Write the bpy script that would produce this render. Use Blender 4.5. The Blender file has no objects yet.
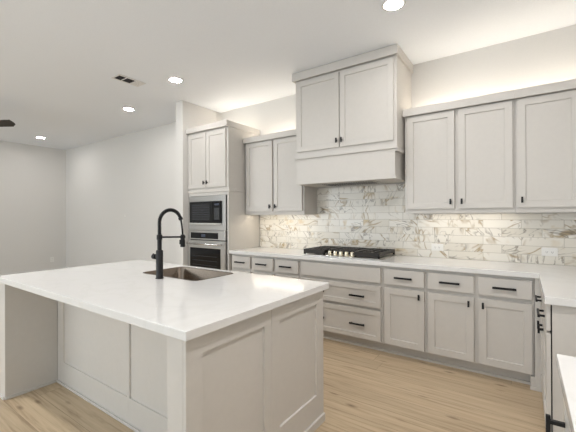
import bpy, bmesh, math, random
from mathutils import Vector, Matrix
random.seed(4)
PI = math.pi
S = bpy.context.scene
COL = S.collection

# ------------------------------------------------------------------ camera
F_PX, YAW, PITCH, ROLL = 340.33, 0.6062, 0.0016, -0.0037
cd = bpy.data.cameras.new('camera'); cam = bpy.data.objects.new('camera', cd); COL.objects.link(cam)
cd.sensor_fit = 'HORIZONTAL'; cd.sensor_width = 36.0; cd.lens = F_PX / 576 * 36
cd.shift_x = -0.0011; cd.clip_start = 0.02; cd.clip_end = 100
fw = Vector((-math.sin(YAW)*math.cos(PITCH), math.cos(YAW)*math.cos(PITCH), math.sin(PITCH)))
rt = Vector((math.cos(YAW), math.sin(YAW), 0)); up = rt.cross(fw)
r2 = rt*math.cos(ROLL)+up*math.sin(ROLL); u2 = -rt*math.sin(ROLL)+up*math.cos(ROLL)
m = Matrix((r2, u2, -fw)).transposed().to_4x4(); m.translation = Vector((0, -3.8992, 1.3595))
cam.matrix_world = m
S.camera = cam

# ------------------------------------------------------------------ world, light, exposure
w = bpy.data.worlds.new('sky'); S.world = w; w.use_nodes = True
w.node_tree.nodes['Background'].inputs[0].default_value = (0.75, 0.86, 1.0, 1)
w.node_tree.nodes['Background'].inputs[1].default_value = 1.0
S.view_settings.view_transform = 'Standard'; S.view_settings.look = 'None'
S.view_settings.gamma = 1; S.view_settings.use_curve_mapping = False
S.view_settings.exposure = 0.06

def area(name, loc, rot, sx, sy, power, col):
    l = bpy.data.lights.new(name, 'AREA'); l.shape = 'RECTANGLE'; l.size = sx; l.size_y = sy
    l.energy = power; l.color = col
    o = bpy.data.objects.new(name, l); COL.objects.link(o); o.location = loc; o.rotation_euler = rot
    return o
DAY = (0.90, 0.97, 1.0)
P_LIVING = 104
P_DINING = 65
CAN_FILL = 590
# daylight entering by the windows behind the camera (front wall) and by the living room windows
area('daylight_living', (-6.3, -7.35, 1.6), (math.radians(104), 0, 0), 4.0, 2.0, P_LIVING, DAY)
area('daylight_dining', (-1.6, -7.35, 1.6), (math.radians(104), 0, 0), 3.4, 2.0, P_DINING, DAY)
CAN_EMIT = 158
COVE_EMIT = 20.5
UNDER_EMIT = 8.5

# ------------------------------------------------------------------ materials
def mat(name, col, rough=0.5, metal=0.0, spec=0.5):
    M = bpy.data.materials.new(name); M.use_nodes = True
    b = M.node_tree.nodes['Principled BSDF']
    b.inputs['Base Color'].default_value = (*col, 1); b.inputs['Roughness'].default_value = rough
    b.inputs['Metallic'].default_value = metal; b.inputs['Specular IOR Level'].default_value = spec
    return M
def nodes(M): return M.node_tree.nodes, M.node_tree.links, M.node_tree.nodes['Principled BSDF']
def subtle(M, scale, amt, bump=0.0, stretch=(1, 1, 1)):
    """fine procedural variation of the base colour plus bump"""
    N, L, B = nodes(M); c = B.inputs['Base Color'].default_value[:3]
    g = N.new('ShaderNodeNewGeometry'); mp = N.new('ShaderNodeMapping'); mp.inputs['Scale'].default_value = stretch
    n = N.new('ShaderNodeTexNoise'); n.inputs['Scale'].default_value = scale; n.inputs['Detail'].default_value = 4
    r = N.new('ShaderNodeValToRGB')
    r.color_ramp.elements[0].color = (*[x*(1-amt) for x in c], 1); r.color_ramp.elements[1].color = (*[min(1, x*(1+amt)) for x in c], 1)
    r.color_ramp.elements[0].position = .3; r.color_ramp.elements[1].position = .7
    L.new(g.outputs['Position'], mp.inputs[0]); L.new(mp.outputs[0], n.inputs['Vector'])
    L.new(n.outputs['Fac'], r.inputs[0]); L.new(r.outputs[0], B.inputs['Base Color'])
    if bump:
        b = N.new('ShaderNodeBump'); b.inputs['Strength'].default_value = bump; b.inputs['Distance'].default_value = .002
        L.new(n.outputs['Fac'], b.inputs['Height']); L.new(b.outputs[0], B.inputs['Normal'])
    return M
def emit(name, col, strength):
    M = bpy.data.materials.new(name); M.use_nodes = True
    b = M.node_tree.nodes['Principled BSDF']; b.inputs['Base Color'].default_value = (*col, 1)
    b.inputs['Emission Color'].default_value = (*col, 1); b.inputs['Emission Strength'].default_value = strength
    return M

CAB = subtle(mat('painted_cabinet', (0.60, 0.575, 0.54), 0.42), 30, 0.012)
WALL = subtle(mat('wall_paint', (0.69, 0.675, 0.65), 0.9, spec=.2), 60, 0.01, 0.15)
CEIL = subtle(mat('ceiling_paint', (0.84, 0.865, 0.90), 0.95, spec=.15), 70, 0.012, 0.2)
TRIM = mat('white_trim_paint', (0.74, 0.73, 0.71), 0.4)
BLACK = subtle(mat('matte_black_metal', (0.008, 0.008, 0.009), 0.45, 0.0, .35), 80, 0.1)
IRON = subtle(mat('cast_iron', (0.018, 0.014, 0.011), 0.38, 0.2), 120, 0.2, .2)
STEEL = subtle(mat('brushed_steel', (0.50, 0.49, 0.475), 0.30, 1.0), 40, 0.05, 0, (1, 1, 30))
CHROME = mat('polished_steel', (0.80, 0.80, 0.79), 0.12, 1.0)
GLASSB = mat('black_glass', (0.005, 0.005, 0.006), 0.07, spec=.3)
SCREEN = mat('dark_display', (0.05, 0.06, 0.09), 0.15)
KNOBM = mat('warm_polished_metal', (0.90, 0.84, 0.70), 0.2, 1.0)
CAVITY = mat('appliance_cavity', (0.012, 0.013, 0.017), 0.12)
RACK = mat('wire_rack_metal', (0.020, 0.020, 0.025), 0.5)
KEYS = subtle(mat('keypad_print', (0.03, 0.032, 0.036), 0.3), 90, .8)
SINKM = subtle(mat('satin_sink_steel', (0.24, 0.20, 0.165), 0.20, 1.0), 30, .05)
GAP_SHADE = mat('gap_shadow_black', (0.01, 0.01, 0.01), 0.8)  # black that stands in for shadow in the gap behind the fronts
PLAST = mat('white_plastic', (0.80, 0.79, 0.76), 0.35)
SLOT = mat('dark_slot', (0.05, 0.05, 0.05), 0.6)
WOODF = subtle(mat('dark_fan_blade_wood', (0.022, 0.018, 0.015), 0.5), 20, 0.3, 0, (1, 8, 1))
BRASS = mat('brass_burner_ring', (0.55, 0.45, 0.25), 0.3, 1.0)
WLED = emit('led_strip_light', (1.0, 0.90, 0.76), COVE_EMIT)
ULED = emit('under_cabinet_led', (1.0, 0.89, 0.74), UNDER_EMIT)
ULEDL = emit('under_cabinet_led_left', (1.0, 0.89, 0.73), UNDER_EMIT*2.6)
CANL = emit('recessed_lamp_lens', (1.0, 0.96, 0.93), CAN_EMIT)
FILL_LENS = emit('added_fill_lamp_lens', (1.0, 0.96, 0.93), CAN_FILL)  # lens of the two added fill lamps, stronger than the visible cans

def quartz():
    M = mat('white_quartz', (0.76, 0.755, 0.745), 0.13, spec=.5); N, L, B = nodes(M)
    g = N.new('ShaderNodeNewGeometry')
    n1 = N.new('ShaderNodeTexNoise'); n1.inputs['Scale'].default_value = 1.6; n1.inputs['Detail'].default_value = 6; n1.inputs['Distortion'].default_value = 1.4
    a = N.new('ShaderNodeMath'); a.operation = 'SUBTRACT'; a.inputs[1].default_value = .5
    b = N.new('ShaderNodeMath'); b.operation = 'ABSOLUTE'
    r = N.new('ShaderNodeValToRGB'); r.color_ramp.elements[0].position = 0; r.color_ramp.elements[0].color = (.735, .73, .715, 1)
    r.color_ramp.elements[1].position = .035; r.color_ramp.elements[1].color = (.76, .755, .745, 1)
    L.new(g.outputs['Position'], n1.inputs['Vector']); L.new(n1.outputs['Fac'], a.inputs[0]); L.new(a.outputs[0], b.inputs[0])
    L.new(b.outputs[0], r.inputs[0]); L.new(r.outputs[0], B.inputs['Base Color'])
    return M
QUARTZ = quartz()

def mth(N, L, op, a, b=None):
    n = N.new('ShaderNodeMath'); n.operation = op
    for i, v in enumerate((a, b)):
        if v is None: continue
        if isinstance(v, (int, float)): n.inputs[i].default_value = v
        else: L.new(v, n.inputs[i])
    return n.outputs[0]

def grid(N, L, u, v, tu, tv, shift):
    """tile indices, distance to the joint, and a random vector per tile"""
    row = mth(N, L, 'FLOOR', mth(N, L, 'DIVIDE', v, tv))
    if shift == 'half': off = mth(N, L, 'MULTIPLY', mth(N, L, 'MODULO', row, 2.0), .5)
    else:
        wn = N.new('ShaderNodeTexWhiteNoise'); wn.noise_dimensions = '1D'; L.new(row, wn.inputs['W']); off = wn.outputs['Value']
    uu = mth(N, L, 'ADD', mth(N, L, 'DIVIDE', u, tu), off)
    colm = mth(N, L, 'FLOOR', uu)
    fu = mth(N, L, 'FRACT', uu); fv = mth(N, L, 'FRACT', mth(N, L, 'DIVIDE', v, tv))
    du = mth(N, L, 'MULTIPLY', mth(N, L, 'MINIMUM', fu, mth(N, L, 'SUBTRACT', 1.0, fu)), tu)
    dv = mth(N, L, 'MULTIPLY', mth(N, L, 'MINIMUM', fv, mth(N, L, 'SUBTRACT', 1.0, fv)), tv)
    d = mth(N, L, 'MINIMUM', du, dv)
    cb = N.new('ShaderNodeCombineXYZ'); L.new(row, cb.inputs[0]); L.new(colm, cb.inputs[1])
    wn = N.new('ShaderNodeTexWhiteNoise'); wn.noise_dimensions = '2D'; L.new(cb.outputs[0], wn.inputs['Vector'])
    return d, wn

def tile_mat():
    M = mat('marble_tile', (.8, .78, .74), 0.22); N, L, B = nodes(M)
    g = N.new('ShaderNodeNewGeometry'); sp = N.new('ShaderNodeSeparateXYZ'); L.new(g.outputs['Position'], sp.inputs[0])
    u = mth(N, L, 'ADD', sp.outputs[0], 5.0+1.011-.0); v = mth(N, L, 'SUBTRACT', sp.outputs[2], .915-.081*4)
    d, wn = grid(N, L, u, v, .315, .081, 'half')
    vm = N.new('ShaderNodeVectorMath'); vm.operation = 'MULTIPLY_ADD'
    L.new(wn.outputs['Color'], vm.inputs[0]); vm.inputs[1].default_value = (17, 13, 19); L.new(g.outputs['Position'], vm.inputs[2])
    ang = mth(N, L, 'MULTIPLY', wn.outputs['Value'], 3.1)
    vr = N.new('ShaderNodeVectorRotate'); vr.rotation_type = 'Y_AXIS'; L.new(vm.outputs[0], vr.inputs['Vector']); L.new(ang, vr.inputs['Angle'])
    st = N.new('ShaderNodeMapping'); st.inputs['Scale'].default_value = (.5, 1, 1.3); L.new(vr.outputs[0], st.inputs[0])
    def vein(scale, width, dist, det=2.5):
        n = N.new('ShaderNodeTexNoise'); n.inputs['Scale'].default_value = scale; n.inputs['Detail'].default_value = det
        n.inputs['Distortion'].default_value = dist; n.inputs['Roughness'].default_value = .5; L.new(st.outputs[0], n.inputs['Vector'])
        a = mth(N, L, 'ABSOLUTE', mth(N, L, 'SUBTRACT', n.outputs['Fac'], .5))
        r = N.new('ShaderNodeMapRange'); r.inputs['From Min'].default_value = 0; r.inputs['From Max'].default_value = width
        r.inputs['To Min'].default_value = 1; r.inputs['To Max'].default_value = 0; L.new(a, r.inputs['Value'])
        return r.outputs[0]
    def mask(scale, lo, hi, add=0):
        n = N.new('ShaderNodeTexNoise'); n.inputs['Scale'].default_value = scale; n.inputs['Detail'].default_value = 2
        v2 = N.new('ShaderNodeVectorMath'); v2.operation = 'ADD'; v2.inputs[1].default_value = (add, add*1.7, add*.6)
        L.new(vm.outputs[0], v2.inputs[0]); L.new(v2.outputs[0], n.inputs['Vector'])
        r = N.new('ShaderNodeMapRange'); r.inputs['From Min'].default_value = lo; r.inputs['From Max'].default_value = hi
        L.new(n.outputs['Fac'], r.inputs['Value']); return r.outputs[0]
    v1 = mth(N, L, 'MULTIPLY', vein(5.0, .038, .9), mask(3, .46, .56))
    v2 = mth(N, L, 'MULTIPLY', vein(8.5, .034, 1.0), mask(4, .47, .57, 3.1))
    blot = mth(N, L, 'MULTIPLY', mask(7, .57, .70, 7.7), mask(3, .48, .60, 1.3))
    def mix(a, b, f):
        x = N.new('ShaderNodeMix'); x.data_type = 'RGBA'
        if isinstance(a, tuple): x.inputs[6].default_value = (*a, 1)
        else: L.new(a, x.inputs[6])
        x.inputs[7].default_value = (*b, 1); L.new(f, x.inputs[0]); return x.outputs[2]
    tone = N.new('ShaderNodeMix'); tone.data_type = 'RGBA'; tone.inputs[6].default_value = (.70, .66, .58, 1); tone.inputs[7].default_value = (.79, .765, .71, 1)
    L.new(wn.outputs['Value'], tone.inputs[0])
    c = mix(tone.outputs[2], (.56, .43, .23), mth(N, L, 'MULTIPLY', blot, .75))
    c = mix(c, (.33, .235, .11), mth(N, L, 'MULTIPLY', v1, .85))
    c = mix(c, (.17, .145, .115), mth(N, L, 'MULTIPLY', v2, .75))
    j = mth(N, L, 'LESS_THAN', d, .0022)
    c = mix(c, (.50, .47, .41), j)
    L.new(c, B.inputs['Base Color'])
    b = N.new('ShaderNodeBump'); b.inputs['Distance'].default_value = .0015; b.inputs['Strength'].default_value = .6
    L.new(mth(N, L, 'MINIMUM', d, .003), b.inputs['Height']); b.inputs['Distance'].default_value = .5
    L.new(b.outputs[0], B.inputs['Normal'])
    return M
TILE = tile_mat()

def floor_mat():
    M = mat('light_oak_planks', (.5, .4, .3), 0.38, spec=.4); N, L, B = nodes(M)
    g = N.new('ShaderNodeNewGeometry'); sp = N.new('ShaderNodeSeparateXYZ'); L.new(g.outputs['Position'], sp.inputs[0])
    u = mth(N, L, 'ADD', sp.outputs[0], 50.0); v = mth(N, L, 'ADD', sp.outputs[1], 40.03)
    d, wn = grid(N, L, u, v, 1.9, .185, 'rand')
    vm = N.new('ShaderNodeVectorMath'); vm.operation = 'MULTIPLY_ADD'
    L.new(wn.outputs['Color'], vm.inputs[0]); vm.inputs[1].default_value = (31, 27, 9); L.new(g.outputs['Position'], vm.inputs[2])
    mp = N.new('ShaderNodeMapping'); mp.inputs['Scale'].default_value = (.9, 17, 1); L.new(vm.outputs[0], mp.inputs[0])
    n = N.new('ShaderNodeTexNoise'); n.inputs['Scale'].default_value = 2.2; n.inputs['Detail'].default_value = 8; n.inputs['Distortion'].default_value = .5
    n.inputs['Roughness'].default_value = .62; L.new(mp.outputs[0], n.inputs['Vector'])
    r = N.new('ShaderNodeValToRGB'); e = r.color_ramp.elements
    e[0].position = .30; e[0].color = (.36, .255, .155, 1); e[1].position = .66; e[1].color = (.60, .47, .315, 1)
    x = e.new(.47); x.color = (.52, .40, .26, 1)
    L.new(n.outputs['Fac'], r.inputs[0])
    # per-plank tone
    hs = N.new('ShaderNodeHueSaturation'); L.new(r.outputs[0], hs.inputs['Color'])
    mr = N.new('ShaderNodeMapRange'); mr.inputs['To Min'].default_value = .90; mr.inputs['To Max'].default_value = 1.08
    L.new(wn.outputs['Value'], mr.inputs['Value']); L.new(mr.outputs[0], hs.inputs['Value']); hs.inputs['Saturation'].default_value = .97
    # knots
    mk = N.new('ShaderNodeMapping'); mk.inputs['Scale'].default_value = (1.6, 5, 1); L.new(vm.outputs[0], mk.inputs[0])
    vo = N.new('ShaderNodeTexVoronoi'); vo.inputs['Scale'].default_value = 1.7; L.new(mk.outputs[0], vo.inputs['Vector'])
    kr = N.new('ShaderNodeMapRange'); kr.inputs['From Min'].default_value = .02; kr.inputs['From Max'].default_value = .16
    kr.inputs['To Min'].default_value = .85; kr.inputs['To Max'].default_value = 0; L.new(vo.outputs['Distance'], kr.inputs['Value'])
    mx = N.new('ShaderNodeMix'); mx.data_type = 'RGBA'; L.new(kr.outputs[0], mx.inputs[0]); L.new(hs.outputs[0], mx.inputs[6]); mx.inputs[7].default_value = (.17, .105, .06, 1)
    j = mth(N, L, 'LESS_THAN', d, .0014)
    m2 = N.new('ShaderNodeMix'); m2.data_type = 'RGBA'; L.new(mth(N, L, 'MULTIPLY', j, .6), m2.inputs[0]); L.new(mx.outputs[2], m2.inputs[6]); m2.inputs[7].default_value = (.14, .095, .06, 1)
    L.new(m2.outputs[2], B.inputs['Base Color'])
    b = N.new('ShaderNodeBump'); b.inputs['Strength'].default_value = .12; b.inputs['Distance'].default_value = .003
    L.new(n.outputs['Fac'], b.inputs['Height']); L.new(b.outputs[0], B.inputs['Normal'])
    return M
FLOOR = floor_mat()

def pane_mat():
    M = bpy.data.materials.new('window_glass'); M.use_nodes = True; N = M.node_tree.nodes; L = M.node_tree.links
    N.remove(N['Principled BSDF']); t = N.new('ShaderNodeBsdfTransparent'); g = N.new('ShaderNodeBsdfGlossy'); g.inputs['Roughness'].default_value = .02
    f = N.new('ShaderNodeFresnel'); f.inputs[0].default_value = 1.45; x = N.new('ShaderNodeMixShader')
    L.new(f.outputs[0], x.inputs[0]); L.new(t.outputs[0], x.inputs[1]); L.new(g.outputs[0], x.inputs[2]); L.new(x.outputs[0], N['Material Output'].inputs[0])
    return M
PANE = pane_mat()

# ------------------------------------------------------------------ helpers
ORG = {}
def thing(name, loc, label, cat, group=None):
    o = bpy.data.objects.new(name, None); COL.objects.link(o); o.location = loc; o.empty_display_size = .1
    o['label'] = label; o['category'] = cat
    if group: o['group'] = group
    ORG[o] = Vector(loc); return o
def tag(o, label, cat, group=None):
    o['label'] = label; o['category'] = cat
    if group: o['group'] = group
    return o
def box(bm, x0, x1, y0, y1, z0, z1):
    v = [bm.verts.new((x, y, z)) for z in (z0, z1) for x, y in ((x0, y0), (x1, y0), (x1, y1), (x0, y1))]
    for f in ((3, 2, 1, 0), (4, 5, 6, 7), (0, 1, 5, 4), (1, 2, 6, 5), (2, 3, 7, 6), (3, 0, 4, 7)):
        bm.faces.new([v[i] for i in f])
    return v
def boxes(*bs):
    bm = bmesh.new()
    for b in bs: box(bm, *b)
    return bm
def tube(bm, pts, r, seg=12, caps=True):
    """tube of radius r (number or list) along points"""
    pts = [Vector(p) for p in pts]; rs = r if isinstance(r, (list, tuple)) else [r]*len(pts)
    rings = []; prev = None
    for i, p in enumerate(pts):
        t = (pts[min(i+1, len(pts)-1)]-pts[max(i-1, 0)]).normalized()
        if prev is None:
            a = Vector((0, 0, 1)) if abs(t.z) < .9 else Vector((1, 0, 0)); n = t.cross(a).normalized()
        else: n = (prev-t*prev.dot(t)).normalized()
        prev = n; b = t.cross(n)
        rings.append([bm.verts.new(p+(n*math.cos(2*PI*k/seg)+b*math.sin(2*PI*k/seg))*rs[i]) for k in range(seg)])
    for A, B in zip(rings, rings[1:]):
        for k in range(seg): bm.faces.new((A[k], A[(k+1) % seg], B[(k+1) % seg], B[k]))
    if caps: bm.faces.new(rings[0][::-1]); bm.faces.new(rings[-1])
def lathe(bm, c, prof, seg=24, axis='Z'):
    """closed profile [(r, h)...] turned about axis through c"""
    c = Vector(c); rings = []
    for r, h in prof:
        ring = []
        for k in range(seg):
            a = 2*PI*k/seg; p = (r*math.cos(a), r*math.sin(a))
            q = {'Z': (p[0], p[1], h), 'X': (h, p[0], p[1]), 'Y': (p[1], h, p[0])}[axis]
            ring.append(bm.verts.new(c+Vector(q)))
        rings.append(ring)
    for A, B in zip(rings, rings[1:]):
        for k in range(seg): bm.faces.new((A[k], A[(k+1) % seg], B[(k+1) % seg], B[k]))
    bm.faces.new(rings[0][::-1]); bm.faces.new(rings[-1])
def obj(name, bm, M, parent=None, bevel=0, smooth=False, loc=None):
    """links the bmesh (in world coordinates) as one mesh object, child of parent"""
    bmesh.ops.recalc_face_normals(bm, faces=bm.faces)
    org = ORG[parent] if parent else Vector(loc or (0, 0, 0))
    if org.length: bmesh.ops.translate(bm, verts=bm.verts, vec=-org)
    me = bpy.data.meshes.new(name); bm.to_mesh(me); bm.free(); me.materials.append(M)
    o = bpy.data.objects.new(name, me); COL.objects.link(o)
    if parent: o.parent = parent
    else: o.location = org
    ORG[o] = org
    if smooth:
        for p in me.polygons: p.use_smooth = True
    if bevel:
        b = o.modifiers.new('bevel', 'BEVEL'); b.width = bevel; b.segments = 2; b.limit_method = 'ANGLE'; b.angle_limit = math.radians(40)
    return o
def struct(name, bm, M, bevel=0):
    o = obj(name, bm, M, None, bevel); o['kind'] = 'structure'; return o
def shaker_bm(a0, a1, z0, z1, p0, p1, rail=.058, recess=.011, axis='Y', rails=None):
    """shaker panel spanning a0..a1 along the wall, z0..z1, from outer face p0 (towards the room) to back p1.
    axis 'Y': wall runs along X and faces along Y; axis 'X': wall runs along Y and faces along X"""
    bm = bmesh.new(); sg = 1 if p1 > p0 else -1
    def P(a, p, z): return (a, p, z) if axis == 'Y' else (p, a, z)
    def q(a, p, z): return bm.verts.new(P(a, p, z))
    R = min(rail, (z1-z0)*.32); rl, rr, rb, rt_ = rails or (rail, rail, R, R); pr = p0+sg*recess; ch = .0012
    o = [q(a0, p0, z0), q(a1, p0, z0), q(a1, p0, z1), q(a0, p0, z1)]
    i = [q(a0+rl, p0, z0+rb), q(a1-rr, p0, z0+rb), q(a1-rr, p0, z1-rt_), q(a0+rl, p0, z1-rt_)]
    n = [q(a0+rl+ch, pr, z0+rb+ch), q(a1-rr-ch, pr, z0+rb+ch), q(a1-rr-ch, pr, z1-rt_-ch), q(a0+rl+ch, pr, z1-rt_-ch)]
    b = [q(a0, p1, z0), q(a1, p1, z0), q(a1, p1, z1), q(a0, p1, z1)]
    for k in range(4):
        l = (k+1) % 4
        bm.faces.new((o[k], o[l], i[l], i[k])); bm.faces.new((i[k], i[l], n[l], n[k])); bm.faces.new((o[k], b[k], b[l], o[l]))
    bm.faces.new(n); bm.faces.new(b)
    return bm
def slab_bm(a0, a1, z0, z1, p0, p1, axis='Y'):
    return boxes((a0, a1, min(p0, p1), max(p0, p1), z0, z1)) if axis == 'Y' else boxes((min(p0, p1), max(p0, p1), a0, a1, z0, z1))

def pull(parent, c, length, axis='X', out=(0, -1, 0), off=.030, th=.0085):
    """square bar pull with two posts; c = centre on the front face, bar along axis"""
    bm = bmesh.new(); c = Vector(c); o = Vector(out); ax = {'X': Vector((1, 0, 0)), 'Y': Vector((0, 1, 0)), 'Z': Vector((0, 0, 1))}[axis]
    third = o.cross(ax)
    def bar(mid, ea, eo, et):
        v = [abs(ax[k])*ea+abs(o[k])*eo+abs(third[k])*et for k in range(3)]
        box(bm, mid[0]-v[0], mid[0]+v[0], mid[1]-v[1], mid[1]+v[1], mid[2]-v[2], mid[2]+v[2])
    bar(c+o*off, length/2, .006, th)
    for s in (-1, 1): bar(c+o*off*.48+ax*s*(length/2-.018), .006, off*.48, .006)
    return obj('bar_pull', bm, BLACK, parent, .0012)
def knob(parent, c, out=(0, -1, 0), h=.048):
    """small upright T-knob"""
    bm = bmesh.new(); c = Vector(c); o = Vector(out)
    e = [abs(o[k]) for k in range(3)]; s = [1-abs(o[k]) for k in range(2)]
    m_ = c+o*.024
    box(bm, m_[0]-(.008*s[0]+.006*e[0]), m_[0]+(.008*s[0]+.006*e[0]), m_[1]-(.008*s[1]+.006*e[1]), m_[1]+(.008*s[1]+.006*e[1]), m_.z-h*.54, m_.z+h*.54)
    m_ = c+o*.010
    box(bm, m_[0]-(.006*s[0]+.010*e[0]), m_[0]+(.006*s[0]+.010*e[0]), m_[1]-(.006*s[1]+.010*e[1]), m_[1]+(.006*s[1]+.010*e[1]), m_.z-.007, m_.z+.007)
    return obj('knob', bm, BLACK, parent, .001)
def door(parent, a0, a1, z0, z1, p0, p1, kpos=None, kz=None, axis='Y', out=(0, -1, 0), rail=.058):
    d = obj('door', shaker_bm(a0, a1, z0, z1, p0, p1, rail, axis=axis), CAB, parent, .0015)
    if kpos is not None: knob(d, (kpos, p0, kz) if axis == 'Y' else (p0, kpos, kz), out)
    return d

# ------------------------------------------------------------------ the room
H = 3.04; YF = -7.6; XL = -9.40; XR = .745
struct('floor', boxes((XL-.2, XR+.2, YF-.2, .2, -.12, 0)), FLOOR)
struct('ceiling', boxes((XL-.2, XR+.2, YF-.2, .2, H, H+.12)), CEIL)
struct('wall_kitchen', boxes((-4.10, XR+.15, 0, .15, 0, H)), WALL)
struct('wall_back', boxes((XL-.15, -4.10, -.09, .15, 0, H)), WALL)
struct('wall_left', boxes((XL-.15, XL, YF, -.09, 0, H)), WALL)
struct('wall_right', boxes((XR, XR+.15, YF, 0, 0, H)), WALL)
struct('wall_divider', boxes((-4.195, -4.036, -.745, -.0905, 0, H), (-4.10, -4.036, -.0905, -.0005, 0, H)), WALL, .004)
wins = [(-8.3, -6.4), (-6.2, -4.3), (-3.3, -1.7), (-1.5, .1)]
W0, W1 = .6, 2.6
fb = bmesh.new(); xs = XL-.15
for a, b in wins:
    box(fb, xs, a, YF-.15, YF, 0, H); box(fb, a, b, YF-.15, YF, 0, W0); box(fb, a, b, YF-.15, YF, W1, H); xs = b
box(fb, xs, XR+.15, YF-.15, YF, 0, H)
struct('wall_front', fb, WALL)
for i, (a, b) in enumerate(wins):
    t_ = .05; mz = (W0+W1)/2
    wf = obj('window_%d' % (i+1), boxes((a, a+t_, YF-.1, YF-.03, W0, W1), (b-t_, b, YF-.1, YF-.03, W0, W1), (a+t_, b-t_, YF-.1, YF-.03, W0, W0+t_),
        (a+t_, b-t_, YF-.1, YF-.03, W1-t_, W1), (a+t_, b-t_, YF-.09, YF-.04, mz-.02, mz+.02)), TRIM, None, .002)
    wf['kind'] = 'structure'
    obj('pane', boxes((a+t_, b-t_, YF-.068, YF-.062, W0+t_, mz-.02), (a+t_, b-t_, YF-.068, YF-.062, mz+.02, W1-t_)), PANE, wf)
struct('baseboard_back', boxes((XL+.015, -4.211, -.105, -.0905, 0, .13)), TRIM, .003)
struct('baseboard_left', boxes((XL+.0005, XL+.015, YF, -.0905, 0, .13)), TRIM, .003)
struct('trim_1', boxes((-4.21, -4.0365, -.76, -.7455, 0, .13), (-4.21, -4.1955, -.7455, -.105, 0, .13)), TRIM, .003)
# tiled splashback: one tiled surface on the kitchen wall
sp = struct('trim_2', boxes((-3.215, -2.242, -.012, -.0005, .9155, 1.384), (-2.242, -1.012, -.012, -.0005, .9155, 1.724), (-1.012, XR-.0005, -.012, -.0005, .9155, 1.379)), TILE)

# ------------------------------------------------------------------ base cabinets
ZT = .873; DF = -.63; DB = -.60
def toe(parent, x0, x1):
    obj('toe_kick', boxes((x0, x1, -.535, -.52, 0, .10), (x0, x1, -.549, -.5355, 0, .022)), CAB, parent)
def base_body(parent, x0, x1):
    obj('body', boxes((x0, x1, -.599, -.015, .1005, ZT)), CAB, parent, .001)
    toe(parent, x0, x1)
def drawer(parent, x0, x1, z0, z1, pulls, shaker=False, p0=DF, p1=DB):
    bm = shaker_bm(x0, x1, z0, z1, p0, p1, .05) if shaker else slab_bm(x0, x1, z0, z1, p0, p1)
    d = obj('drawer', bm, CAB, parent, .002)
    for px in pulls: pull(d, (px, p0, (z0+z1)/2+(.0 if not shaker else -.005)), .165)
    return d
c = thing('base_cabinet', (-2.675, -.3, 0), 'light grey base cabinet with three small top drawers beside the oven tower', 'cabinet')
base_body(c, -3.214, -2.126)
for x0, x1 in ((-3.183, -2.872), (-2.834, -2.506), (-2.468, -2.142)):
    drawer(c, x0, x1, .697, .845, [(x0+x1)/2])
for x0, x1, k in ((-3.183, -2.872, -2.91), (-2.834, -2.506, -2.544), (-2.468, -2.142, -2.43)): door(c, x0, x1, .115, .662, DF, DB, k, .61)
c = thing('base_cabinet', (-1.64, -.3, 0), 'wide light grey drawer cabinet under the gas cooktop', 'cabinet')
base_body(c, -2.125, -1.151)
obj('false_front', slab_bm(-2.100, -1.170, .697, .845, DF, DB), CAB, c, .002)
drawer(c, -2.100, -1.170, .448, .662, [-1.87, -1.41], True)
drawer(c, -2.100, -1.170, .115, .418, [-1.87, -1.41], True)
c = thing('base_cabinet', (-.95, -.3, 0), 'narrow light grey base cabinet with one drawer over one door, right of the cooktop drawers', 'cabinet')
base_body(c, -1.150, -.746)
drawer(c, -1.131, -.760, .697, .845, [-.945]); door(c, -1.131, -.760, .115, .662, DF, DB, -.803, .61)
c = thing('base_cabinet', (-.34, -.3, 0), 'light grey base cabinet with two drawers over two doors at the inside corner', 'cabinet')
base_body(c, -.745, .060)
drawer(c, -.728, -.357, .697, .845, [-.545]); door(c, -.728, -.357, .115, .662, DF, DB, -.395, .61)
drawer(c, -.322, .047, .697, .845, [-.138]); door(c, -.322, .047, .115, .662, DF, DB, -.288, .61)
# right-hand run
XF = .096; XB = .116
c = thing('base_cabinet', (.43, -1.1, 0), 'light grey corner base cabinet run ending in a plain end panel by the open gap', 'cabinet')
obj('corner_filler', boxes((.062, .1158, -.628, -.60, 0, ZT), (.034, .062, -.628, -.60, 0, .10), (.030, .112, -.640, -.6285, 0, .03)), CAB, c, .002)
obj('body', boxes((.123, XR-.002, -1.513, -.016, .1005, ZT)), CAB, c, .001)
obj('toe_kick', boxes((.17, .185, -1.513, -.63, 0, .10)), CAB, c)
obj('end_panel', boxes((.1225, XR-.002, -1.534, -1.5135, 0, ZT)), CAB, c, .001)
obj('gap_shadow_strip', boxes((.1162, .1224, -1.526, -.655, .12, .862)), GAP_SHADE, c)  # dark strip in place of the shadow line between fronts and carcass
for y0, y1 in ((-1.095, -.665), (-1.531, -1.108)):
    d = obj('drawer', slab_bm(y0, y1, .722, .868, XF, XB, 'X'), CAB, c, .002)
    pull(d, (XF, (y0+y1)/2, .766), .165, 'Y', (-1, 0, 0))
for y0, y1, k in ((-1.095, -.665, -1.06), (-1.545, -1.108, -1.165)):
    door(c, y0, y1, .115, .708, XF, XB, k, .625, 'X', (-1, 0, 0))
c = thing('base_cabinet', (.43, -2.95, 0), 'light grey base cabinet nearest the camera at the lower right edge', 'cabinet')
obj('body', boxes((.123, XR-.002, -3.33, -2.532, .1005, ZT)), CAB, c, .001)
obj('toe_kick', boxes((.17, .185, -3.33, -2.532, 0, .10)), CAB, c)
d = obj('door', shaker_bm(-2.93, -2.545, .115, .862, XF, XB, axis='X'), CAB, c, .0015)
pull(d, (XF, -2.613, .675), .17, 'Z', (-1, 0, 0), .040, .005)
d = obj('door', shaker_bm(-3.325, -2.94, .115, .862, XF, XB, axis='X'), CAB, c, .0015)
pull(d, (XF, -3.255, .68), .17, 'Z', (-1, 0, 0))

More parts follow.
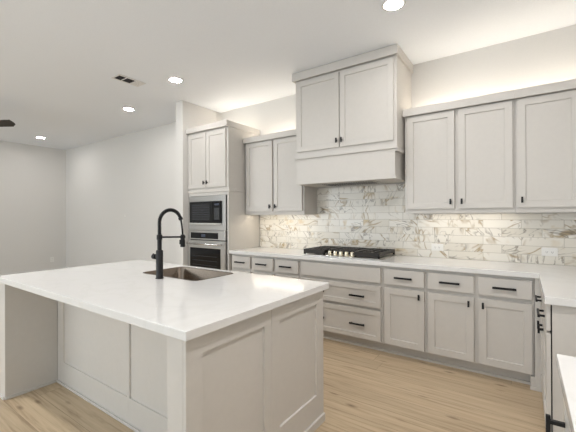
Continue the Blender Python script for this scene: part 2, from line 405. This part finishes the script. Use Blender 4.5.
# countertops
def poly_slab(outer, z0, z1, hole=None):
    bm = bmesh.new(); loops = []
    for lp in ([outer] + ([hole] if hole else [])):
        vs = [bm.verts.new((x, y, z1)) for x, y in lp]; es = [bm.edges.new((vs[i], vs[(i+1) % len(vs)])) for i in range(len(vs))]; loops += es
    bmesh.ops.triangle_fill(bm, edges=loops, use_beauty=True, use_dissolve=False)
    r = bmesh.ops.extrude_face_region(bm, geom=bm.faces[:])
    bmesh.ops.translate(bm, verts=[v for v in r['geom'] if isinstance(v, bmesh.types.BMVert)], vec=(0, 0, z0-z1))
    return bm
XC = .0889
o = obj('countertop', poly_slab([(-3.2135, -.002), (-3.2135, -.65), (XC, -.65), (XC, -1.562), (XR-.001, -1.562), (XR-.001, -.002)], .8735, .915), QUARTZ, None, .003)
tag(o, 'white quartz worktop running along the tiled wall and round the corner', 'countertop')
o = obj('countertop', boxes((XC-.006, XR-.001, -3.36, -2.506, .8735, .915)), QUARTZ, None, .003)
tag(o, 'white quartz worktop corner cut off by the lower right edge of the photo', 'countertop')

# ------------------------------------------------------------------ wall cabinets
def upper(parent, x0, x1, zb, zt, crown=True, left_ret=False, right_ret=False):
    obj('body', boxes((x0, x1, -.322, -.001, zb+.022, zt), (x0, x1, -.322, -.304, zb, zb+.0225), (x0, x0+.018, -.304, -.013, zb, zb+.0225), (x1-.018, x1, -.304, -.013, zb, zb+.0225)), CAB, parent, .001)
def crown_bm(x0, x1, y, z0, z1, ext=0.0):
    bm = boxes((x0, x1, y+.012, -.002, z0, z1-.014)); box(bm, x0-ext, x1+ext, y, -.0021, z1-.0139, z1); return bm
ZB = 1.385; ZD0 = 1.43; ZD1 = 2.365; ZC = 2.385
c = thing('wall_cabinet', (-2.73, -.17, ZB), 'light grey two-door wall cabinet between the oven tower and the hood', 'cabinet')
upper(c, -3.214, -2.242, ZB, ZC)
door(c, -3.175, -2.725, ZD0, ZD1, -.35, -.3225, -2.757, 1.493); door(c, -2.697, -2.262, ZD0, ZD1, -.35, -.3225, -2.665, 1.493)
obj('crown', boxes((-3.214, -2.243, -.378, -.36, 2.372, 2.447), (-3.214, -2.243, -.36, -.002, 2.3855, 2.402)), CAB, c, .002)
c = thing('wall_cabinet', (-.53, -.17, ZB), 'light grey wall cabinet right of the hood with a pair of doors', 'cabinet')
upper(c, -1.012, -.067, ZB, ZC)
door(c, -.982, -.546, ZD0, ZD1, -.35, -.3225, -.577, 1.496); door(c, -.512, -.083, ZD0, ZD1, -.35, -.3225, -.482, 1.496)
obj('crown', boxes((-1.020, -.067, -.378, -.36, 2.372, 2.447), (-1.020, -.067, -.36, -.002, 2.3855, 2.402)), CAB, c, .002)
c = thing('wall_cabinet', (.33, -.17, ZB), 'light grey wall cabinet cut by the right edge of the photo', 'cabinet')
upper(c, -.066, XR-.001, ZB, ZC)
door(c, -.048, .375, ZD0, ZD1, -.35, -.3225, -.016, 1.496); door(c, .39, .738, ZD0, ZD1, -.35, -.3225)
obj('crown', boxes((-.066, XR-.001, -.378, -.36, 2.372, 2.447), (-.066, XR-.001, -.36, -.002, 2.3855, 2.402)), CAB, c, .002)

# ------------------------------------------------------------------ hood cabinet
c = thing('range_hood', (-1.64, -.27, 1.733), 'tall light grey hood cabinet reaching the ceiling over the cooktop', 'range hood')
HX0, HX1 = -2.224, -1.030; HK0, HK1 = -2.212, -1.048
obj('body', boxes((HX0, HX1, -.535, -.001, 2.043, 3.02)), CAB, c, .001)
door(c, -2.198, -1.652, 2.113, 2.930, -.555, -.5355, -1.676, 2.205 - .02); door(c, -1.640, -1.060, 2.113, 2.930, -.555, -.5355, -1.616, 2.185)
obj('crown', boxes((HX0-.022, HX1+.022, -.580, -.5555, 2.945, 3.037), (HX1+.0005, HX1+.022, -.5555, -.002, 2.945, 3.037), (HX0-.022, HX0-.0005, -.5555, -.002, 2.945, 3.037)), CAB, c, .003)
obj('hood_skirt', boxes((HK0, HK1, -.548, -.528, 1.733, 2.026), (HK0, HK0+.02, -.528, -.013, 1.733, 2.026), (HK1-.02, HK1, -.528, -.013, 1.733, 2.026), (HK0+.02, HK1-.02, -.528, -.013, 1.735, 1.748)), CAB, c, .0015)
obj('molding', boxes((HX0-.001, HX1+.014, -.565, -.549, 2.0265, 2.044), (HX0, HX1, -.549, -.002, 2.0265, 2.0425), (HK1+.0005, HX1+.014, -.549, -.36, 2.003, 2.0264)), CAB, c, .003)
obj('molding', boxes((HK1+.0005, HX1-.006, -.549, -.36, 1.733, 1.758)), CAB, c, .003)
ins = obj('hood_insert', boxes((-1.98, -1.30, -.46, -.12, 1.7305, 1.7345)), STEEL, c, .002)
fb = bmesh.new()
for k in range(22): box(fb, -1.94+k*.028, -1.93+k*.028, -.42, -.16, 1.7285, 1.7304)
obj('filter', fb, RACK, ins)


# ------------------------------------------------------------------ oven tower
c = thing('oven_cabinet', (-3.65, -.3, 0), 'tall light grey cabinet housing the microwave and oven by the wall end', 'cabinet')
TX0, TX1 = -4.083, -3.222
obj('body', boxes((TX0, -4.055, -.60, -.001, .1005, 2.57), (-3.25, TX1-.002, -.60, -.001, .1005, 2.57), (-4.055, -3.25, -.60, -.001, 1.655, 2.57), (-4.055, -3.25, -.60, -.001, .1005, .30), (-4.055, -3.25, -.02, -.001, .30, 1.675), (-4.055, -3.25, -.58, -.021, 1.166, 1.182)), CAB, c, .001)
obj('toe_kick', boxes((TX0, TX1-.002, -.56, -.545, 0, .10)), CAB, c)
door(c, -4.062, -3.672, 1.765, 2.535, -.62, -.6005, -3.700, 1.835); door(c, -3.660, -3.262, 1.765, 2.535, -.62, -.6005, -3.632, 1.835)
d = obj('drawer', shaker_bm(-4.055, -3.25, .115, .29, -.62, -.6005, .05), CAB, c, .0015); pull(d, (-3.65, -.62, .2), .165)
obj('molding', boxes((TX0, TX1, -.612, -.6005, 1.700, 1.742), (-3.2238, -3.202, -.612, -.335, 1.700, 1.742)), CAB, c, .003)
obj('crown', boxes((TX0-.001, TX1+.010, -.645, -.6205, 2.560, 2.640), (TX1-.0015, TX1+.010, -.6205, -.002, 2.560, 2.640), (TX0, TX1-.002, -.62, -.002, 2.5705, 2.585)), CAB, c, .003)
# microwave
c = thing('microwave', (-3.66, -.35, 1.19), 'built-in stainless microwave with black glass door above the wall oven', 'microwave')
mx0, mx1, mz0, mz1 = -4.050, -3.262, 1.172, 1.650
obj('body', boxes((-4.04, -3.27, -.598, -.05, 1.184, 1.65)), CAVITY, c)
gx0, gx1, gz0, gz1 = -4.012, -3.335, 1.247, 1.573
fr = boxes((mx0, gx0, -.622, -.601, mz0, mz1), (gx1, mx1, -.622, -.601, mz0, mz1), (gx0, gx1, -.622, -.601, mz0, gz0), (gx0, gx1, -.622, -.601, gz1, mz1))
obj('trim_frame', fr, STEEL, c, .002)
dr = obj('door', boxes((gx0+.002, -3.502, -.640, -.603, gz0+.030, gz1-.002)), GLASSB, c, .003)
obj('window', boxes((-3.96, -3.56, -.6412, -.6402, 1.310, 1.540)), CAVITY, dr)
rb = bmesh.new()
for k in range(7): box(rb, -3.94, -3.58, -.6420, -.6413, 1.325+k*.032, 1.330+k*.032)
obj('rack', rb, RACK, dr)
obj('door_trim', boxes((gx0+.002, gx1-.002, -.644, -.603, gz0+.002, gz0+.0285)), CHROME, c, .002)
cp = obj('control_panel', boxes((-3.500, gx1-.002, -.640, -.603, gz0+.030, gz1-.002)), GLASSB, c, .003)
obj('display', boxes((-3.465, -3.37, -.6412, -.6402, 1.515, 1.54)), SCREEN, cp)
obj('keypad', boxes((-3.470, -3.365, -.6412, -.6402, 1.32, 1.48)), KEYS, cp)
# wall oven
c = thing('wall_oven', (-3.66, -.35, .31), 'built-in stainless wall oven with black display under the microwave', 'oven')
obj('body', boxes((-4.04, -3.27, -.598, -.05, .31, 1.165)), CAVITY, c)
cp = obj('control_panel', boxes((-4.050, -3.262, -.632, -.600, 1.042, 1.168)), STEEL, c, .003)
obj('display', boxes((-3.99, -3.40, -.6345, -.6321, 1.058, 1.140)), GLASSB, cp)
obj('clock_display', boxes((-3.755, -3.665, -.6352, -.6346, 1.078, 1.120)), SCREEN, cp)
ox0, ox1, oz0, oz1 = -4.005, -3.345, .42, .925
dr = obj('door', boxes((-4.050, ox0, -.640, -.600, .33, 1.032), (ox1, -3.262, -.640, -.600, .33, 1.032), (ox0, ox1, -.640, -.600, .33, oz0), (ox0, ox1, -.640, -.600, oz1, 1.032)), STEEL, c, .003)
obj('window', boxes((ox0+.001, ox1-.001, -.636, -.605, oz0+.001, oz1-.001)), GLASSB, dr)
rb = bmesh.new()
for k in range(6): box(rb, -3.95, -3.42, -.6372, -.6362, .50+k*.062, .506+k*.062)
obj('rack', rb, RACK, dr)
hb = bmesh.new(); tube(hb, [(-4.02, -.685, .985), (-3.29, -.685, .985)], .012)
for x in (-3.99, -3.32): tube(hb, [(x, -.640, .985), (x, -.685, .985)], .009)
obj('handle', hb, CHROME, dr, 0, True)
# the tower front stands a little prouder than the base cabinets and fills the bay beside the wall end
for o in list(bpy.data.objects):
    if o.parent and o.type == 'MESH':
        root = o
        while root.parent: root = root.parent
        if root.name.split('.')[0] in ('oven_cabinet', 'microwave', 'wall_oven'):
            g = ORG[o]
            for v in o.data.vertices:
                v.co.x = -3.222+(v.co.x+g.x+3.222)*(.811/.861)-g.x
                if v.co.y+g.y < -.5: v.co.y -= .045

# ------------------------------------------------------------------ cooktop
c = thing('gas_cooktop', (-1.64, -.33, .915), 'five-burner gas cooktop with black cast iron grates on the white worktop', 'cooktop')
cx0, cx1, cy0, cy1 = -2.095, -1.185, -.600, -.085
obj('tray', boxes((cx0, cx1, cy0, cy1, .9155, .926), (cx0+.012, cx1-.012, cy0+.012, cy1-.012, .926, .931)), STEEL, c, .003)
def grate(x0, x1, y0, y1):
    bm = bmesh.new(); zb, zt = .960, .990; t = .016
    box(bm, x0, x1, y0, y0+t, zb-.018, zt); box(bm, x0, x1, y1-t, y1, zb-.006, zt)
    box(bm, x0, x0+t, y0+t, y1-t, zb-.006, zt); box(bm, x1-t, x1, y0+t, y1-t, zb-.006, zt)
    n = 4
    for k in range(1, n+1):
        y = y0+(y1-y0)*k/(n+1); box(bm, x0+t, x1-t, y-.006, y+.006, zt-.014, zt+.002)
    for k in range(1, 3):
        x = x0+(x1-x0)*k/3; box(bm, x-.006, x+.006, y0+t, y1-t, zt-.016, zt+.0005)
    for x in (x0, x1-.02):
        for y in (y0, y1-.02): box(bm, x, x+.02, y, y+.02, .9312, zb)
    return obj('grate', bm, IRON, c, .002)
grate(cx0+.008, -1.815, cy0+.010, cy1-.010)
grate(-1.810, -1.470, cy0+.120, cy1-.010)
grate(-1.465, cx1-.008, cy0+.010, cy1-.010)
for x, y, r in ((-1.955, -.47, .045), (-1.955, -.21, .038), (-1.64, -.29, .06), (-1.325, -.47, .038), (-1.325, -.21, .045)):
    bm = bmesh.new(); lathe(bm, (x, y, .9312), [(r, 0), (r, .008), (r*.8, .012), (r*.8, .020), (r*.6, .024)])
    b_ = obj('burner', bm, IRON, c, 0, False)
for k in range(5):
    bm = bmesh.new(); x = -1.775+k*.068
    lathe(bm, (x, -.545, .9312), [(.029, 0), (.029, .008), (.023, .010), (.022, .042), (.018, .047)], 20)
    box(bm, x-.0035, x+.0035, -.566, -.524, .972, .984)
    obj('control_knob', bm, KNOBM, c, 0)

# ------------------------------------------------------------------ island
c = thing('kitchen_island', (-2.18, -2.45, 0), 'large light grey kitchen island with panelled end and seating recess', 'kitchen island')
IXL, IXR, IY0, IYP, IY1 = -3.300, -1.110, -3.020, -2.672, -1.896
obj('end_wall', boxes((IXL, -3.188, IY0, IYP+.0, 0, .8745), (IXL, -3.21, IYP, IY1, 0, .8745)), CAB, c, .002)
obj('end_wall', boxes((-1.232, IXR-.0205, IY0, IYP, 0, .8745), (-1.15, IXR-.0205, IYP, IY1, 0, .8745)), CAB, c, .002)
obj('side_panel', shaker_bm(-3.020, -2.462, .05, .8745, IXR, IXR-.020, .074, .012, 'X', (.086, .058, .150, .085)), CAB, c, .001)
obj('side_panel', shaker_bm(-2.460, -1.896, .05, .8745, IXR, IXR-.020, .080, .012, 'X', (.071, .089, .150, .085)), CAB, c, .001)
obj('seating_panel', shaker_bm(-3.187, -2.128, .0, .8745, IYP, IYP+.020, .09, .010, 'Y', (.105, .016, .18, .09)), CAB, c, .001)
obj('seating_panel', shaker_bm(-2.127, -1.233, .0, .8745, IYP, IYP+.020, .03, .010, 'Y', (.012, .004, .18, .09)), CAB, c, .001)
obj('body', boxes((-3.209, -1.151, -1.93, -1.916, .10, .8745), (-3.209, -1.151, -2.65, -1.916, .085, .0995), (-3.209, -1.151, -1.99, -1.975, 0, .0845)), CAB, c)
for x0, x1, k in ((-3.24, -2.80, -2.84), (-2.78, -2.27, -2.31), (-2.25, -1.77, -2.21), (-1.75, -1.13, -1.71)):
    d = obj('door', shaker_bm(x0+.002, x1, .115, .85, -1.8955, -1.9155, .058, .008), CAB, c, .0015); knob(d, (k, -1.8955, .80), (0, 1, 0))
obj('shoe_molding', boxes((IXR-.001, IXR+.014, -3.034, IY1, 0, .052), (-1.232, IXR-.001, -3.034, IY0-.0005, 0, .018), (-3.188, -1.233, IYP-.012, IYP-.0005, 0, .018),
    (-3.1875, -3.176, IY0, IYP-.012, 0, .018), (IXL, -3.188, -3.032, IY0-.0005, 0, .018)), CAB, c, .003)
def rrect(x0, x1, y0, y1, r, n=6):
    pts = []
    for cx, cy, a0 in ((x1-r, y1-r, 0), (x0+r, y1-r, PI/2), (x0+r, y0+r, PI), (x1-r, y0+r, 3*PI/2)):
        for k in range(n+1): a = a0+PI/2*k/n; pts.append((cx+r*math.cos(a), cy+r*math.sin(a)))
    return pts
SX0, SX1, SY0, SY1 = -2.520, -1.865, -2.338, -1.945
o = obj('countertop', poly_slab([(-3.312, -3.043), (-1.080, -3.043), (-1.080, -1.866), (-3.312, -1.866)], .875, .915, rrect(SX0, SX1, SY0, SY1, .05)), QUARTZ, None, .003)
tag(o, 'large white quartz slab on top of the kitchen island', 'countertop')
# sink
bm = bmesh.new(); loops = []
for ins_, z, r in ((-.006, .9158, .055), (.002, .9165, .05), (.004, .912, .05), (.008, .70, .05), (.03, .672, .04)):
    loops.append([bm.verts.new((x, y, z)) for x, y in rrect(SX0+ins_, SX1-ins_, SY0+ins_, SY1-ins_, r)])
for A, B in zip(loops, loops[1:]):
    for k in range(len(A)): bm.faces.new((A[k], A[(k+1) % len(A)], B[(k+1) % len(A)], B[k]))
bm.faces.new(loops[-1])
c = thing('sink', (-2.225, -2.12, .69), 'undermount stainless steel sink set in the island worktop', 'sink')
sk = obj('basin', bm, SINKM, c, 0, True)
so = sk.modifiers.new('thick', 'SOLIDIFY'); so.thickness = .0015; so.offset = 1
bm = bmesh.new(); lathe(bm, (-2.225, -2.06, .6735), [(.045, 0), (.045, .003), (.03, .004), (.012, .002)]); obj('drain', bm, CHROME, c, 0, True)
# faucet
FX, FY = -2.170, -2.409
c = thing('faucet', (FX, FY, .915), 'matte black spring-neck pull-down faucet standing on the island beside the sink', 'faucet')
bm = bmesh.new(); lathe(bm, (FX, FY, .9155), [(.0285, 0), (.0285, .006), (.0245, .008), (.0245, .200), (.0225, .204), (.015, .206)]); obj('body', bm, BLACK, c, .001, True).modifiers.new('e', 'EDGE_SPLIT')
bm = bmesh.new(); lathe(bm, (FX, FY, 1.120), [(.0155, 0), (.0155, .075), (.0195, .077), (.0195, .110), (.013, .113)]); obj('riser', bm, BLACK, c, 0, True).modifiers.new('e', 'EDGE_SPLIT')
R = .094; cz_ = 1.318; path = [(FX, FY, 1.232+k*.0172) for k in range(5)]
for k in range(0, 25):
    a = PI-k*(PI*.89)/24; path.append((FX, FY+R+R*math.cos(a), cz_+R*math.sin(a)))
bm = bmesh.new(); tube(bm, path, .0105, 14); obj('neck', bm, BLACK, c, 0, True)
def along(path, s):
    L_ = [0]
    for a, b in zip(path, path[1:]): L_.append(L_[-1]+(Vector(b)-Vector(a)).length)
    s = min(max(s, 0), L_[-1]-1e-6)
    for i in range(len(path)-1):
        if L_[i+1] >= s:
            f = (s-L_[i])/(L_[i+1]-L_[i]); return Vector(path[i]).lerp(Vector(path[i+1]), f), (Vector(path[i+1])-Vector(path[i])).normalized(), L_[-1]
tot = along(path, 0)[2]; hx = []; turns = int(tot/.0085)
for k in range(turns*10+1):
    s = tot*k/(turns*10); p, t, _ = along(path, s); n = Vector((1, 0, 0)); b = t.cross(n)
    a = 2*PI*k/10; hx.append(p+(n*math.cos(a)+b*math.sin(a))*.0118)
bm = bmesh.new(); tube(bm, hx, .0027, 6); obj('spring', bm, BLACK, c, 0, True)
end = Vector(path[-1]); tdir = (Vector(path[-1])-Vector(path[-2])).normalized()
bm = bmesh.new(); tube(bm, [end-tdir*.004, end+tdir*.012], .0165, 14); obj('spring_collar', bm, BLACK, c, 0, True)
hd = Vector((FX, -2.206, 1.222))
bm = bmesh.new(); tube(bm, [end+tdir*.010, end.lerp(hd, .35)+Vector((0, .004, 0)), end.lerp(hd, .7)+Vector((0, .003, 0)), hd], .0068, 10); obj('hose', bm, BLACK, c, 0, True)
bm = bmesh.new(); lathe(bm, (FX, -2.206, 1.128), [(.016, 0), (.0185, .004), (.0185, .045), (.0165, .055), (.0165, .092), (.011, .096)]); box(bm, FX-.006, FX+.006, -2.233, -2.222, 1.150, 1.185); obj('spray_head', bm, BLACK, c, 0, True).modifiers.new('e', 'EDGE_SPLIT')
bm = bmesh.new(); tube(bm, [(FX, FY+.012, 1.214), (FX, -2.222, 1.206)], .0068, 8); lathe(bm, (FX, -2.206, 1.198), [(.0205, 0), (.0205, .016)]); obj('docking_arm', bm, BLACK, c, 0, True).modifiers.new('e', 'EDGE_SPLIT')
bm = bmesh.new(); lathe(bm, (FX, FY, 1.070), [(.012, -.022), (.012, -.042), (.0185, -.043), (.0185, -.075), (.016, -.078)], 18, 'X'); tube(bm, [(FX-.062, FY, 1.082), (FX-.062, FY-.012, 1.092)], .004, 8); obj('handle', bm, BLACK, c, 0, True).modifiers.new('e', 'EDGE_SPLIT')
bm = bmesh.new(); tube(bm, [(FX+.022, FY, 1.078), (FX+.033, FY, 1.080)], .006, 10); obj('stud', bm, BLACK, c)

# ------------------------------------------------------------------ outlets and switch
def outlet(x, y, z, label, axis='Y', horiz=True, s=(.118, .076)):
    L_, W_ = s
    c = thing('wall_outlet', (x, y, z), label, 'outlet')
    def bx(da0, da1, dz0, dz1, p0, p1):
        return (x+da0, x+da1, y-p1, y-p0, z+dz0, z+dz1) if axis == 'Y' else (x+p0, x+p1, y+da0, y+da1, z+dz0, z+dz1)
    a, b = (L_/2, W_/2) if horiz else (W_/2, L_/2)
    obj('cover_plate', boxes(bx(-a, a, -b, b, .0005, .006)), PLAST, c, .0015)
    for s_ in (-1, 1):
        ca, cz = (s_*.02, 0) if horiz else (0, s_*.02)
        r = obj('receptacle', boxes(bx(ca-.015, ca+.015, cz-.015, cz+.015, .006, .0085)), PLAST, c, .001)
        sl = [bx(ca-.007, ca-.0045, cz-.005, cz+.004, .0085, .009), bx(ca+.0045, ca+.007, cz-.005, cz+.004, .0085, .009), bx(ca-.002, ca+.002, cz-.012, cz-.008, .0085, .009)]
        obj('slots', boxes(*sl), SLOT, r)
outlet(-.765, -.0125, 1.028, 'white double outlet on the tile below the pair of right wall cabinet doors')
outlet(.185, -.0125, 1.030, 'white double outlet on the tile near the right edge above the worktop corner')
outlet(XL, -.394, .345, 'white outlet low on the far left living room wall', 'X', False)
c = thing('light_switch', (-6.70, -.0905, 1.39), 'small white switch plate alone on the living room wall behind the island', 'switch')
obj('cover_plate', boxes((-6.72, -6.68, -.0960, -.0905, 1.37, 1.41)), PLAST, c, .001)
obj('toggle', boxes((-6.705, -6.695, -.104, -.0961, 1.383, 1.397)), PLAST, c)

# ------------------------------------------------------------------ lamps
def strip(x0, x1, y0, y1, z0, z1, M, label, up_=True):
    c = thing('led_strip', ((x0+x1)/2, (y0+y1)/2, z0), label, 'light')
    h = (z1-z0)*(.25 if not up_ else .5)
    obj('housing', boxes((x0, x1, y0, y1, z0 if up_ else z0+h, z0+h if up_ else z1)), TRIM, c)
    obj('diffuser', boxes((x0+.005, x1-.005, y0+.003, y1-.003, z0+h if up_ else z0, z1 if up_ else z0+h)), M, c)
strip(-3.15, -2.30, -.16, -.12, 2.4025, 2.418, WLED, 'warm light strip on top of the wall cabinet beside the oven tower')
strip(-.98, -.075, -.16, -.12, 2.4025, 2.418, WLED, 'warm light strip on top of the wall cabinet pair right of the hood')
strip(-.055, .70, -.16, -.12, 2.4025, 2.418, WLED, 'warm light strip on top of the rightmost wall cabinet')
strip(-4.0, -3.30, -.16, -.12, 2.5855, 2.60, WLED, 'warm light strip on top of the tall oven cabinet')
strip(-3.17, -2.32, -.235, -.205, 1.391, 1.4068, ULEDL, 'warm light bar under the wall cabinet left of the hood', False)
strip(-.90, -.05, -.18, -.13, 1.391, 1.4068, ULED, 'warm light bar under the wall cabinet pair right of the hood', False)
def can(x, y, label, lens=None):
    c = thing('recessed_light', (x, y, H), label, 'ceiling light')
    bm = bmesh.new(); prof = [(.092, 0), (.092, -.004), (.078, -.008), (.070, -.004), (.070, 0)]
    rings = [[bm.verts.new((x+r*math.cos(2*PI*k/32), y+r*math.sin(2*PI*k/32), H-.0004+h)) for k in range(32)] for r, h in prof]
    for A, B in zip(rings, rings[1:]):
        for k in range(32): bm.faces.new((A[k], A[(k+1) % 32], B[(k+1) % 32], B[k]))
    obj('trim_ring', bm, TRIM, c, 0, True)
    bm = bmesh.new(); lathe(bm, (x, y, H-.004), [(.069, 0), (.069, .003)], 32); obj('lens', bm, lens or CANL, c)
can(-.846, -1.209, 'round recessed ceiling light in front of the hood, at the top edge of the photo')
can(-3.512, -1.256, 'round recessed ceiling light in front of the oven tower, beside the ceiling vent')
can(-5.05, -.968, 'round recessed ceiling light just left of the wall end')
can(-8.352, -.989, 'round recessed ceiling light farthest away near the far left wall')
can(-.10, -2.75, 'unseen round ceiling fill light added over the aisle between island and corner, above the frame', FILL_LENS)  # added lamp out of view, brightens the island end and tower side
can(-3.5, -3.4, 'unseen round ceiling fill light added left of the camera, above the frame', FILL_LENS)  # second added lamp out of view, lifts the kitchen fronts

# vent
vx0, vx1, vy0, vy1 = -4.075, -3.895, -1.755, -1.410
c = thing('ceiling_vent', (-3.985, -1.58, H), 'small white rectangular air vent in the ceiling with dark louvres', 'vent')
obj('frame', boxes((vx0, vx0+.025, vy0, vy1, H-.010, H-.0005), (vx1-.025, vx1, vy0, vy1, H-.010, H-.0005), (vx0+.025, vx1-.025, vy0, vy0+.02, H-.010, H-.0005), (vx0+.025, vx1-.025, vy1-.02, vy1, H-.010, H-.0005),
    (vx0+.025, vx1-.025, -1.648, -1.638, H-.010, H-.0005), (vx0+.025, vx1-.025, -1.532, -1.522, H-.010, H-.0005)), TRIM, c, .002)
obj('backing', boxes((vx0+.025, vx1-.025, vy0+.02, vy1-.02, H-.0018, H-.0006)), SLOT, c)
for ya, yb, ang in ((vy0+.02, -1.648, 1), (-1.638, -1.532, 1), (-1.522, vy1-.02, -1)):
    bm = bmesh.new(); n = 5
    for k in range(n):
        x = vx0+.035+k*.028; wd = .005 if ang > 0 else .0145
        vs = [bm.verts.new(p) for p in ((x-wd*ang, ya, H-.0095), (x-wd*ang, yb, H-.0095), (x+wd*ang, yb, H-(.002 if ang > 0 else .008)), (x+wd*ang, ya, H-(.002 if ang > 0 else .008)))]
        vt = [bm.verts.new((v.co.x+.001, v.co.y, v.co.z)) for v in vs]
        bm.faces.new(vs); bm.faces.new(vt[::-1])
        for a in range(4): bm.faces.new((vs[a], vs[(a+1) % 4], vt[(a+1) % 4], vt[a]))
    obj('louvre', bm, TRIM if ang < 0 else RACK, c)

# ceiling fan (its hub stands outside the frame)
fc = Vector((-6.56, -2.50, 2.70))
c = thing('ceiling_fan', fc, 'dark ceiling fan in the living room, one blade tip showing at the left edge', 'ceiling fan')
bm = bmesh.new(); lathe(bm, fc, [(.05, -.09), (.10, -.07), (.11, 0), (.09, .05), (.03, .07)]); obj('motor', bm, BLACK, c, 0, True)
bm = bmesh.new(); tube(bm, [fc+Vector((0, 0, .06)), Vector((fc.x, fc.y, H-.03))], .012); obj('downrod', bm, BLACK, c)
bm = bmesh.new(); lathe(bm, (fc.x, fc.y, H-.05), [(.03, 0), (.065, .02), (.07, .0495)]); obj('canopy', bm, BLACK, c, 0, True)
for k in range(3):
    a = math.radians(30)+k*2*PI/3; d = Vector((math.cos(a), math.sin(a), 0)); n = Vector((-d.y, d.x, 0))
    bm = bmesh.new(); prof = [(.12, -.045, .045), (.20, -.068, .068), (.62, -.078, .078), (.695, -.078, .030), (.71, -.078, .0)]
    tp = []
    for r_, a0, a1 in prof:
        tp.append([bm.verts.new(fc+d*r_+n*s_+Vector((0, 0, z_-s_*.30))) for s_ in (a0, a1) for z_ in (-.004, .004)])
    for A, B in zip(tp, tp[1:]):
        for i, j in ((0, 1), (1, 3), (3, 2), (2, 0)): bm.faces.new((A[i], A[j], B[j], B[i]))
    for A in (tp[0], tp[-1]): bm.faces.new((A[0], A[1], A[3], A[2]))
    obj('blade', bm, WOODF, c)
